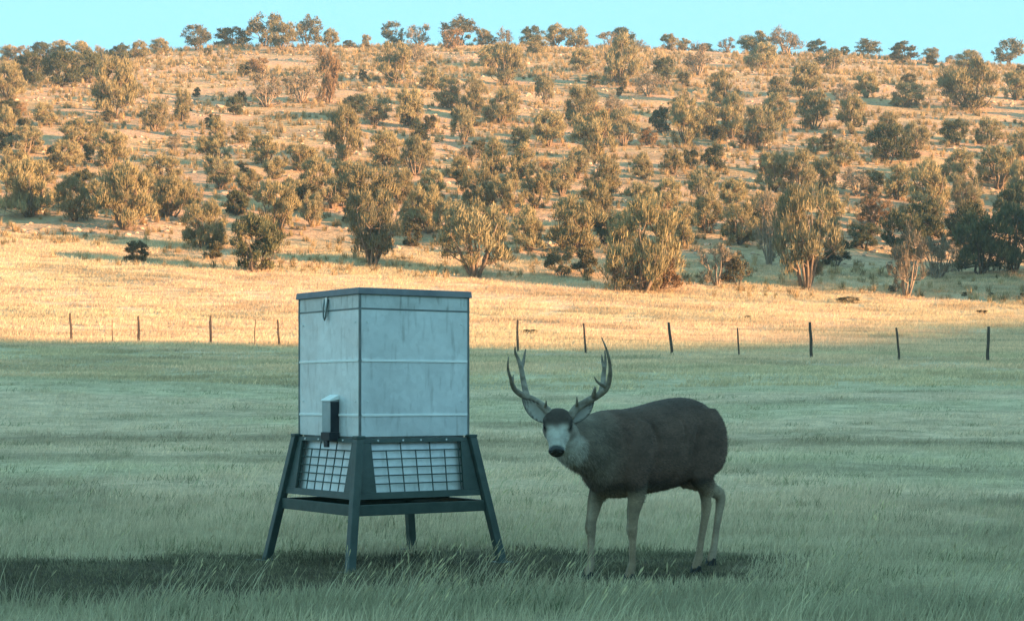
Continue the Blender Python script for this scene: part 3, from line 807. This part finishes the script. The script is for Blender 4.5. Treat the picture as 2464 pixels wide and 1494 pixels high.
for k in range(4):
    f = face_map(k)
    ed = lambda z: HS + off(z) - .022
    zt, zb_ = .775, .470
    fr = empty('guard', (0, 0, 0)); fr.parent = feeder
    mb = MB(); skq(mb, f, [(-ed(zt), zt), (ed(zt), zt), (ed(GZ1), GZ1), (-ed(GZ1), GZ1)], -.01, .012); mb.build('top_strip', GREEN, fr)
    mb = MB(); skq(mb, f, [(-ed(GZ0), GZ0), (ed(GZ0), GZ0), (ed(zb_), zb_), (-ed(zb_), zb_)], -.01, .012); mb.build('bottom_strip', GREEN, fr)
    for s in (-1, 1):
        mb = MB(); q = [(s * ed(zb_), zb_ + .001), (s * GW0, zb_ + .001), (s * GW1, zt - .001), (s * ed(zt), zt - .001)]
        if s > 0: q = [q[1], q[0], q[3], q[2]]
        skq(mb, f, q, -.008, .010); mb.build('corner_plate', GREEN, fr)
    mb = MB(); skq(mb, f, [(-GW0 - .05, zb_ - .01), (GW0 + .05, zb_ - .01), (GW1 + .03, zt + .01), (-GW1 - .03, zt + .01)], -.045, -.035); mb.build('feed_pan', G_PAN, fr)
    zs = [zb_ + (zt - zb_) * i / 6 for i in range(1, 6)]
    for z in zs:
        mb = MB(); mb.tube([sk(f, -GW1, z, -.006), sk(f, GW1, z, -.006)], .0042, 6); mb.build('wire', GREEN, fr)
    for i in range(7):
        u = (i / 6 * 2 - 1) * .97
        z_top = zt if i % 2 == 0 else zs[-1]
        mb = MB(); mb.tube([sk(f, u * GW0, zb_ - .005, -.012), sk(f, u * (GW0 + (GW1 - GW0) * .9), z_top + .004, -.012)], .0042, 6); mb.build('wire', GREEN, fr)
    for t in (-.28, -.10, .03, .22):
        mb = MB(); p = Vector(sk(f, t, .788, .012)); q = Vector(sk(f, t, .788, .018)); mb.tube([p, q], .006, 8); mb.build('rivet', G_RIB, fr)
    # stretcher rail between legs
    mb = MB(); zr0, zr1 = .330, .398
    h0 = HS + off(.365) - .01
    fbox(mb, f, -h0, h0, off(.365) - .012, off(.365) + .016, zr0, zr1)
    mb.build('rail', GREEN, feeder, bevel=.003)
# hopper and trough under the tank
mb = MB()
a, b = HS + .01, .30
mb.hexa([(-b, -b, .405), (b, -b, .405), (b, b, .405), (-b, b, .405), (-a + .05, -a + .05, .47), (a - .05, -a + .05, .47), (a - .05, a - .05, .47), (-a + .05, a - .05, .47)])
mb.build('trough', GREEN, feeder)
mb = MB(); mb.hexa([(-.12, -.12, .45), (.12, -.12, .45), (.12, .12, .45), (-.12, .12, .45), (-HS + .02, -HS + .02, Z0), (HS - .02, -HS + .02, Z0), (HS - .02, HS - .02, Z0), (-HS + .02, HS - .02, Z0)])
mb.build('hopper', G_TANK, feeder)
# timer box on the left face (side k=3, runs from +y to -y; t = -y)
f3 = face_map(3)
tbx = MB(); fbox(tbx, f3, .025, .135, .002, .062, .835, 1.035)
box_o = tbx.build('timer_box', BOXG, feeder, bevel=.005)
mb = MB(); mb.hexa([f3(.02, .068, 1.030), f3(.140, .068, 1.030), f3(.140, .000, 1.040), f3(.02, .000, 1.040), f3(.02, .068, 1.040), f3(.140, .068, 1.040), f3(.140, .000, 1.072), f3(.02, .000, 1.072)])
mb.build('cap', PALE, box_o, bevel=.003)
mb = MB(); fbox(mb, f3, .1352, .141, .002, .060, .838, 1.028); mb.build('side_cover', DARK, box_o)
mb = MB(); fbox(mb, f3, .035, .15, .004, .075, .785, .836); mb.build('bracket', DARK, box_o, bevel=.003)
mb = MB(); fbox(mb, f3, .07, .115, .055, .072, .742, .786); mb.build('spout', DARK, box_o)
# hasp on the left face
mb = MB(); c = -.02
mb.tube([f3(c - .02, .006, 1.676), f3(c - .022, .016, 1.62), f3(c - .014, .018, 1.565), f3(c, .018, 1.545), f3(c + .014, .018, 1.565), f3(c + .022, .016, 1.62), f3(c + .02, .006, 1.676)], .0055, 7)
h_o = mb.build('hasp', GREY_EDGE, feeder, smooth=True)
mb = MB(); fbox(mb, f3, c - .014, c + .014, .004, .008, 1.57, 1.69); mb.build('strap', G_RIB, h_o)
# a few screw heads along the seams
for k in (0, 3):
    f = face_map(k)
    for z in (1.03, 1.52):
        for t in (-.345, .345):
            mb = MB(); mb.tube([f(t, -.001, z), f(t, .006, z)], .005, 8); mb.build('screw', G_RIB, feeder)

# ------------------------------------------------------------------ deer
U = Vector((-.66, -.751, 0)).normalized()     # the way the body points
DO = Vector((.82, 10.39, 0.0))
DO.z = hz(.57, 10.1)
deer = empty('mule_deer', DO, math.atan2(U.y, U.x))
tag(deer, 'dark grey-brown antlered buck standing beside the feeder facing the viewer', 'deer')
MW = Matrix.Translation(DO) @ Matrix.Rotation(math.atan2(U.y, U.x), 4, 'Z')
MI = MW.inverted()
def px_local(px, row, Y):
    return MI @ Vector(((px - 1232) / F * Y, Y, EYE + (HR - row) / F * Y))
def loft(mb, rings, n=20, sq=2.0, ref=(0, 1, 0)):
    """rings: (centre, axis, half-height, half-width) -> closed loft; superellipse cross-section"""
    vs = []; fs = []
    for (c, ax, hh, hw) in rings:
        c = Vector(c); ax = Vector(ax).normalized()
        side = Vector(ref); side = (side - ax * side.dot(ax)).normalized()
        up = ax.cross(side).normalized()
        for k in range(n):
            a = 2 * math.pi * k / n; ca_, sa_ = math.cos(a), math.sin(a)
            r = (abs(ca_) ** sq + abs(sa_) ** sq) ** (-1 / sq)
            vs.append(c + side * (hw * ca_ * r) + up * (hh * sa_ * r))
    m = len(rings)
    for i in range(m - 1):
        for k in range(n):
            a, b = i * n + k, i * n + (k + 1) % n
            fs.append((a, b, b + n, a + n))
    fs.append(tuple(range(n))[::-1]); fs.append(tuple(range((m - 1) * n, m * n)))
    mb.add(vs, fs)
def loft_path(mb, pts, hh, hw, n=20, sub=4, sq=2.0):
    D = np.hstack([np.array(pts, float), np.array(hh)[:, None], np.array(hw)[:, None]])
    S = spline(D, sub); rings = []
    for i in range(len(S)):
        ax = S[min(i + 1, len(S) - 1), :3] - S[max(i - 1, 0), :3]
        rings.append((S[i, :3], ax, max(.003, S[i, 3]), max(.003, S[i, 4])))
    loft(mb, rings, n, sq)
B = MB()
# trunk: rump to chest (top 1.05 at the croup, belly .50)
tx = [-.625, -.60, -.53, -.42, -.28, -.10, .08, .24, .38, .49, .56]
tt = [.91, .965, 1.018, 1.048, 1.055, 1.035, 1.006, .990, .985, .96, .90]
tb_ = [.80, .70, .62, .565, .535, .505, .490, .478, .480, .53, .61]
tw = [.045, .085, .130, .158, .172, .186, .186, .178, .165, .140, .10]
loft_path(B, [(x, 0, (a + b) / 2) for x, a, b in zip(tx, tt, tb_)], [(a - b) / 2 for a, b in zip(tt, tb_)], tw, 28, 4, 2.15)
HC = Vector((.925, .06, .905))                 # skull centre
# neck: swollen, from the shoulders forward to the poll and throat
loft_path(B, [(.30, 0, .80), (.46, .0, .785), (.60, .01, .785), (.73, .025, .80), (.83, .04, .825), (.90, .05, .865)],
          [.19, .195, .170, .142, .112, .08], [.155, .150, .132, .114, .095, .07], 24, 4)
# head: faces the viewer (turned left), muzzle down
yaw, pit = R(37), R(41)
HX = Vector((math.cos(yaw) * math.cos(pit), math.sin(yaw) * math.cos(pit), -math.sin(pit)))
HYs = Vector((-math.sin(yaw), math.cos(yaw), 0))     # head's left
HZ = HX.cross(HYs).normalized() * 1.0
if HZ.z < 0: HZ = -HZ
def hp(x, y, z): return HC + HX * x + HYs * y + HZ * z
hx = [-.115, -.09, -.04, .02, .07, .12, .165, .20, .225, .238]
hu = [.010, .048, .072, .074, .060, .045, .036, .033, .024, .008]   # above axis
hd = [.020, .062, .085, .088, .078, .064, .052, .046, .036, .018]   # below axis
hw = [.025, .062, .082, .080, .066, .052, .046, .044, .036, .018]
D = spline([(x, a, b, c) for x, a, b, c in zip(hx, hu, hd, hw)], 4)
rings = [(hp(x, 0, (a - b) / 2), HX, max(.004, (a + b) / 2), max(.004, c)) for x, a, b, c in D]
loft(B, rings, 22, 2.2, HYs)
for s in (-1, 1):   # brow ridges and cheeks
    loft(B, [(hp(x, s * (.058 + .0 * x), .046 - .05 * abs(x)), HX, max(.003, r), max(.003, r)) for x, r in ((-.03, .004), (-.01, .022), (.02, .028), (.05, .02), (.08, .004))], 12)
    loft(B, [(hp(x, s * .052, -.035), HX, max(.003, r * 1.2), max(.003, r)) for x, r in ((-.06, .01), (-.03, .032), (.01, .036), (.05, .024), (.09, .005))], 12)
# legs
def leg_path(pts, ra, rb): loft_path(B, pts, ra, rb, 16, 4)
# front: deer's right (y<0) a little forward, left (y>0) a little back; ground differs slightly
FEET = []
def gz_local(x, y):
    w = MW @ Vector((x, y, 0)); return hz(w.x, w.y) - DO.z
for (s, fx_) in ((-1, .40), (1, .345)):
    y0 = s * .125; yf = s * .130; g = gz_local(fx_, yf)
    # shoulder blade mass
    loft_path(B, [(.22, s * .115, .90), (.27, s * .130, .80), (.31, s * .135, .70), (.32, s * .13, .60), (.30, s * .125, .53)], [.06, .10, .115, .10, .06], [.05, .068, .076, .068, .045], 16, 4)
    leg_path([(.31, y0, .64), (.30, y0, .55), (fx_ - .045, y0, .47), (fx_ - .02, y0, .40), (fx_ - .005, yf, .335), (fx_, yf, .295), (fx_ - .005, yf, .25), (fx_ - .004, yf, .17), (fx_ - .004, yf, .105 + g), (fx_ + .006, yf, .075 + g), (fx_ + .022, yf, .045 + g), (fx_ + .03, yf, .02 + g)],
             [.10, .080, .058, .044, .035, .036, .027, .022, .023, .029, .025, .025], [.056, .05, .043, .036, .031, .033, .025, .020, .021, .026, .025, .026])
    FEET.append((fx_ + .03, yf, g))
# hind legs
for (s, fx_, hkd) in ((1, -.34, .09), (-1, -.80, .085)):
    yf = s * .105; g = gz_local(fx_, yf); hk = fx_ - hkd; tk = .35 * (fx_ + .5)
    loft_path(B, [(-.46, s * .08, .98), (-.455, s * .105, .88), (-.435, s * .115, .76), (-.415 + tk * .6, s * .12, .65), (-.43 + tk, s * .12, .57), (-.46 + tk, s * .118, .51)], [.085, .145, .168, .138, .092, .055], [.05, .075, .085, .075, .055, .036], 18, 4)
    leg_path([(-.37, s * .115, .68), (-.40 + tk, s * .12, .60), ((-.43 + hk) / 2 + tk * .5, s * .118, .53), (hk * .8 - .08, yf, .475), (hk, yf, .435), (hk - .004, yf, .39), (hk + .012, yf, .32), (fx_ - .040, yf, .20), (fx_ - .02, yf, .115 + g), (fx_ - .008, yf, .08 + g), (fx_ + .012, yf, .045 + g), (fx_ + .02, yf, .02 + g)],
             [.12, .10, .072, .050, .041, .038, .030, .025, .025, .030, .026, .026], [.065, .058, .044, .034, .029, .029, .024, .021, .022, .027, .025, .026])
    FEET.append((fx_ + .02, yf, g))
# tail
loft_path(B, [(-.57, 0, .93), (-.605, 0, .91), (-.628, 0, .85), (-.635, 0, .78), (-.63, 0, .72)], [.02, .024, .02, .016, .006], [.028, .028, .024, .018, .006], 12, 3)
# fuse to one skin
tmp = link('body_build', mesh('body_build', B.v, B.f))
rm = tmp.modifiers.new('r', 'REMESH'); rm.mode = 'VOXEL'; rm.voxel_size = .0085; rm.use_smooth_shade = True
sm = tmp.modifiers.new('s', 'SMOOTH'); sm.factor = .5; sm.iterations = 7
dg = bpy.context.evaluated_depsgraph_get(); dg.update()
bme = bpy.data.meshes.new_from_object(tmp.evaluated_get(dg))
bpy.data.objects.remove(tmp)
bme.name = 'body'
nv = len(bme.vertices)
co = np.zeros(nv * 3, np.float32); bme.vertices.foreach_get('co', co); co = co.reshape(-1, 3).astype(float)
nrm = np.zeros(nv * 3, np.float32); bme.vertices.foreach_get('normal', nrm); nrm = nrm.reshape(-1, 3).astype(float)
X, Y_, Z = co[:, 0], co[:, 1], co[:, 2]
nz = fbm(X * 9 + Z * 5, Z * 9 + Y_ * 6, 3, 3) - .5
# folds and muscle relief: shoulder crease, flank fold, ribs
def gl_(d, w): return np.exp(-(d / w) ** 2)
rel = -.018 * gl_(X - (.155 + .10 * (Z - .7) + .02 * np.sin(Z * 14)), .022) * sstep(.56, .66, Z) * (1 - sstep(.86, .95, Z))
rel += -.020 * gl_(X - (-.235 + .25 * (.75 - Z)), .026) * sstep(.54, .6, Z) * (1 - sstep(.80, .9, Z))
rel += -.009 * gl_(X - (-.10 + .02 * np.sin(Z * 20)), .014) * sstep(.7, .78, Z) * (1 - sstep(.9, .96, Z))
rel += .004 * nz * (Z > .5)
co += nrm * rel[:, None]; bme.vertices.foreach_set('co', co.astype(np.float32).ravel())
# coat colours
dark = np.array((.100, .060, .046)); 
c = np.tile(dark, (nv, 1))
c = mixc(c, (.062, .038, .031), sstep(.93, 1.03, Z + nz * .05))                      # darker back line
neckf = sstep(.40, .62, X + nz * .1) 
c = mixc(c, (.165, .128, .100), neckf * .9)
c = mixc(c, (.036, .030, .026), (1 - sstep(.51, .60, Z + nz * .06)) * sstep(-.45, -.3, X) * (1 - sstep(.45, .6, X)) * (np.abs(Y_) < .24) * sstep(.42, .47, Z))   # black belly and brisket
legm = 1 - sstep(.44, .56, Z + nz * .05)
c = mixc(c, (.25, .175, .115), legm)
c = mixc(c, (.34, .27, .20), legm * sstep(.0, .06, -np.sign(Y_) * nrm[:, 1]) * .55)
c = mixc(c, (.30, .26, .21), (1 - sstep(-.63, -.57, X + nz * .04)) * sstep(.6, .7, Z) * (1 - sstep(.93, .99, Z)))   # pale rump
hd_ = co - np.array(HC)
ha, hb, hc_ = hd_ @ np.array(HX), hd_ @ np.array(HYs), hd_ @ np.array(HZ)
head = sstep(-.12, -.06, ha) * (np.abs(hb) < .15) * sstep(-.16, -.12, hc_) * (X > .82)
c = mixc(c, (.27, .225, .185), head)
face = head * sstep(.03, .10, ha + nz * .04)
c = mixc(c, (.50, .46, .41), face)
fore = head * (1 - sstep(.045, .105, ha + nz * .06 + .45 * np.abs(hb))) * sstep(.015, .05, hc_ + nz * .03)
c = mixc(c, (.050, .036, .030), fore)
c = mixc(c, (.16, .13, .11), head * sstep(.055, .075, np.abs(hb)) * sstep(-.01, .03, ha) * .8)   # cheeks
th = sstep(-.07, -.045, -hc_ - .115) * 0
c = mixc(c, (.50, .46, .40), head * sstep(.05, .08, -hc_) * sstep(.0, .04, ha))                    # pale chin and throat
c = mixc(c, (.34, .30, .26), sstep(.05, .09, -hc_) * sstep(-.14, -.08, ha) * (1 - sstep(.10, .14, np.sqrt((X - .87) ** 2 + (Z - .745) ** 2))) * .9)
for s in (-1, 1):
    e_ = np.array(hp(.036, s * .070, .030)); d_ = np.linalg.norm(co - e_, axis=1)
    c = mixc(c, (.03, .024, .02), head * (1 - sstep(.026, .05, d_)))
c = mixc(c, (.018, .016, .017), head * sstep(.192, .206, ha) * sstep(-.04, -.025, hc_))
mot = fbm(X * 14 + Y_ * 8, Z * 22, 17, 3) - .5
c = c * (1 + .5 * nz[:, None]) * (1 + .7 * mot[:, None])
for at in list(bme.color_attributes): bme.color_attributes.remove(at)
bme.materials.clear()
set_cols(bme, np.clip(c, .008, 1))
fur_mat = attr_mat('deer_coat', .75, .2, noise=.3, nscale=55)
n_ = fur_mat.node_tree.nodes; l_ = fur_mat.node_tree.links
tcx = n_.new('ShaderNodeTexCoord'); mpx = n_.new('ShaderNodeMapping'); mpx.inputs['Scale'].default_value = (30, 90, 60)
txx = n_.new('ShaderNodeTexNoise'); txx.inputs['Scale'].default_value = 3; txx.inputs['Detail'].default_value = 6
bpx = n_.new('ShaderNodeBump'); bpx.inputs['Strength'].default_value = .35; bpx.inputs['Distance'].default_value = .01
l_.new(tcx.outputs['Object'], mpx.inputs[0]); l_.new(mpx.outputs[0], txx.inputs[0]); l_.new(txx.outputs[0], bpx.inputs['Height']); l_.new(bpx.outputs[0], n_['Principled BSDF'].inputs['Normal'])
bme.materials.append(fur_mat)
bme.polygons.foreach_set('use_smooth', np.ones(len(bme.polygons), bool))
bme.update()
body = link('body', bme, deer)
# short coat hair lying back along the body
hr = np.random.default_rng(3)
sel = hr.choice(nv, min(nv, 38000), replace=False)
hv = []; hf = []; hcx = []
for i in sel:
    p = co[i]; nn = nrm[i]; zz = p[2]
    wd = .0009 if (head[i] > .5 or zz < .45) else .0017; st = .35 if wd < .001 else 1.0
    if head[i] > .5: L = .010; back = np.array(-HX) * .9 if False else np.array((-.6, 0, -.3))
    elif zz < .45: L = .011; back = np.array((-.1, 0, -1.0))
    elif p[0] > .5: L = .019; back = np.array((-.5, 0, -.75))
    else: L = .014; back = np.array((-.9, 0, -.45))
    d = nn * hr.uniform(.25, .6) * st + back + hr.normal(0, .18, 3); d /= np.linalg.norm(d)
    s = np.cross(d, nn); s /= np.linalg.norm(s) + 1e-6
    L *= hr.uniform(.6, 1.3)
    k = len(hv); hv += [p - s * wd, p + s * wd, p + d * L + nn * L * .12 * st]; hf.append((k, k + 1, k + 2))
    q = np.clip(c[i], .008, 1) * hr.uniform(.55, 1.7); hcx += [q, q, q]
hme = mesh('coat_hair', hv, hf, attr_mat('deer_hair', .7, .2)); set_cols(hme, np.array(hcx))
tag(link('coat_hair', hme, body), kind='stuff')
# hooves: two toes each
HOOF = noise_mat('hoof_horn', (.012, .011, .011), (.03, .027, .025), 20, .4)
for (x, y, g) in FEET:
    mb = MB()
    for s in (-1, 1):
        yy = y + s * .015
        mb.hexa([(x - .03, yy - .014, g - .012), (x + .042, yy - .011 - s * .002, g - .012), (x + .042, yy + .011 - s * .002, g - .012), (x - .03, yy + .014, g - .012),
                 (x - .024, yy - .013, g + .04), (x + .002, yy - .012, g + .046), (x + .002, yy + .012, g + .046), (x - .024, yy + .013, g + .04)])
    mb.build('hoof', HOOF, deer, bevel=.004)
# eyes, nose
EYE_M, en, el, eb = new_mat('dark_eye', .08, 0, .6); eb.inputs['Base Color'].default_value = (.008, .006, .005, 1)
def ball(name, c, r, mat, parent, sc=(1, 1, 1)):
    bm = bmesh.new(); bmesh.ops.create_uvsphere(bm, u_segments=20, v_segments=14, radius=1)
    for v in bm.verts:
        d = HX * (v.co.x * r * sc[0]) + HYs * (v.co.y * r * sc[1]) + HZ * (v.co.z * r * sc[2]); v.co = c + d
    me = bpy.data.meshes.new(name); bm.to_mesh(me); bm.free(); me.materials.append(mat)
    me.polygons.foreach_set('use_smooth', [True] * len(me.polygons))
    return link(name, me, parent)
for s in (-1, 1): ball('eye', hp(.036, s * .063, .028), .0205, EYE_M, deer, (1, .9, .85))
NOSE = noise_mat('wet_nose', (.010, .010, .011), (.022, .02, .021), 60, .3, 0, .5, bump=.3)
no = ball('nose', hp(.216, 0, .004), .036, NOSE, deer, (.68, 1.25, .95))
for s in (-1, 1): ball('nostril', hp(.236, s * .022, .010), .010, EYE_M, no, (.7, .8, 1.1))
# ears: cupped leaves
EAR = attr_mat('ear_skin', .8, .15, noise=.2, nscale=40)
def ear(base, tip, wide, front, name='ear'):
    base, tip = Vector(base), Vector(tip)
    ax = (tip - base); Ln = ax.length; ax.normalize()
    nrm_ = (Vector(front) - ax * Vector(front).dot(ax)).normalized(); sd = ax.cross(nrm_)
    nu, nv_ = 14, 11; vs = []; cs = []
    for i in range(nu + 1):
        t = i / nu
        w = wide * (math.sin(math.pi * min(1, t * .84 + .16)) ** .85) + .002
        for j in range(nv_):
            u = j / (nv_ - 1) * 2 - 1
            cup = (.55 * (1 - t * .55)) * w * (u * u)
            p = base + ax * (Ln * t) + sd * (w * u * (1 - .12 * abs(u))) + nrm_ * (cup - .25 * w)
            vs.append(p); q_ = max(abs(u), t * .95) + .12 * math.sin(t * 40 + u * 9); cs.append((.33, .30, .265) if q_ < .70 else (.20, .175, .15) if q_ < .86 else (.085, .07, .06))
    fs = [(i * nv_ + j, i * nv_ + j + 1, (i + 1) * nv_ + j + 1, (i + 1) * nv_ + j) for i in range(nu) for j in range(nv_ - 1)]
    n0 = len(vs); fr_ = list(vs)
    vs = vs + [p - nrm_ * .006 for p in vs]; cs = cs + [(.115, .095, .08)] * n0
    fs = fs + [tuple(n0 + q for q in f_[::-1]) for f_ in fs]
    me = mesh(name, vs, fs, EAR, True); set_cols(me, np.array(cs))
    return link(name, me, deer)
zz = lambda zx, zy: ((1370 + zx * .2678) * .88, (900 + zy * .2678) * .88)
def zl(zx, zy, Y): return px_local(*zz(zx, zy), Y)
YH = (MW @ HC).y
view = MI.to_3x3() @ Vector((0, -1, 0))
ear(zl(455, 925, YH + .03), zl(212, 705, YH + .07), .047, view + Vector((0, 0, -.15)))
ear(zl(735, 935, YH + .04), zl(950, 722, YH + .10), .045, view * .7 + Vector((0, 0, -.25)) + (MI.to_3x3() @ Vector((-.4, 0, 0))))
# antlers
ANT = noise_mat('antler_bone', (.10, .075, .055), (.30, .25, .20), 26, .55, 0, .4, bump=.5, detail=8, lo=.3, hi=.75)
def antler(branches):
    mb = MB()
    for pts, r0, r1 in branches:
        P3 = [tuple(zl(zx, zy, YH + dy)) for zx, zy, dy in pts]
        S = spline(P3, 6); n = len(S)
        rad = [r0 * 1.12 + (r1 - r0 * 1.12) * (i / (n - 1)) ** 1.6 for i in range(n)]
        mb.tube([Vector(q) for q in S], rad, 9)
    o = mb.build('antler', ANT, deer, smooth=True)
    return o
antler([
  ([(520, 905, .02), (500, 860, .02), (430, 790, .05), (330, 722, .08), (235, 682, .09), (155, 628, .06), (115, 565, .02), (98, 500, -.02), (70, 400, -.06), (76, 280, -.08)], .0215, .003),
  ([(112, 560, .02), (118, 515, .03), (126, 462, .03)], .009, .002),
  ([(265, 690, .09), (245, 610, .12), (222, 500, .15), (205, 400, .16), (172, 300, .16), (145, 235, .14), (145, 178, .12)], .0165, .003),
  ([(206, 405, .16), (222, 350, .18), (238, 280, .20), (250, 200, .21)], .011, .0025),
  ([(448, 800, .04), (458, 770, .0), (462, 728, -.03)], .009, .002)])
antler([
  ([(690, 915, .02), (712, 885, .02), (770, 805, .05), (870, 742, .08), (1000, 668, .09), (1075, 605, .07), (1108, 500, .03), (1113, 380, -.02), (1085, 235, -.06), (1028, 82, -.08)], .0225, .003),
  ([(1020, 650, .09), (1040, 560, .12), (1050, 440, .15), (1066, 330, .16), (1060, 215, .15)], .0155, .003),
  ([(1052, 400, .15), (1036, 330, .17), (1028, 258, .18)], .009, .0025),
  ([(1070, 590, .06), (1010, 556, .03), (975, 525, .01), (952, 486, .0)], .009, .002),
  ([(940, 700, .08), (952, 640, .05), (962, 592, .03)], .012, .007),
  ([(775, 800, .05), (776, 750, .01), (774, 688, -.02)], .010, .002)])

# ------------------------------------------------------------------ air
hzm = bpy.data.materials.new('thin_haze'); hzm.use_nodes = True
hn, hl = hzm.node_tree.nodes, hzm.node_tree.links
hn.clear()
hv_ = hn.new('ShaderNodeVolumePrincipled'); hv_.inputs['Color'].default_value = (.52, .80, 1.0, 1); hv_.inputs['Density'].default_value = .00033; hv_.inputs['Anisotropy'].default_value = 0.0
ho = hn.new('ShaderNodeOutputMaterial'); hl.new(hv_.outputs[0], ho.inputs['Volume'])
zlo = float(ZZ.min()) - 1.0; zhi = float(ZZ.max()) + 12.0
mb = MB(); mb.box(-810, 810, -470, 710, zlo, zhi)
tag(mb.build('haze', hzm), 'thin blue haze over the hillside', 'haze', kind='stuff')
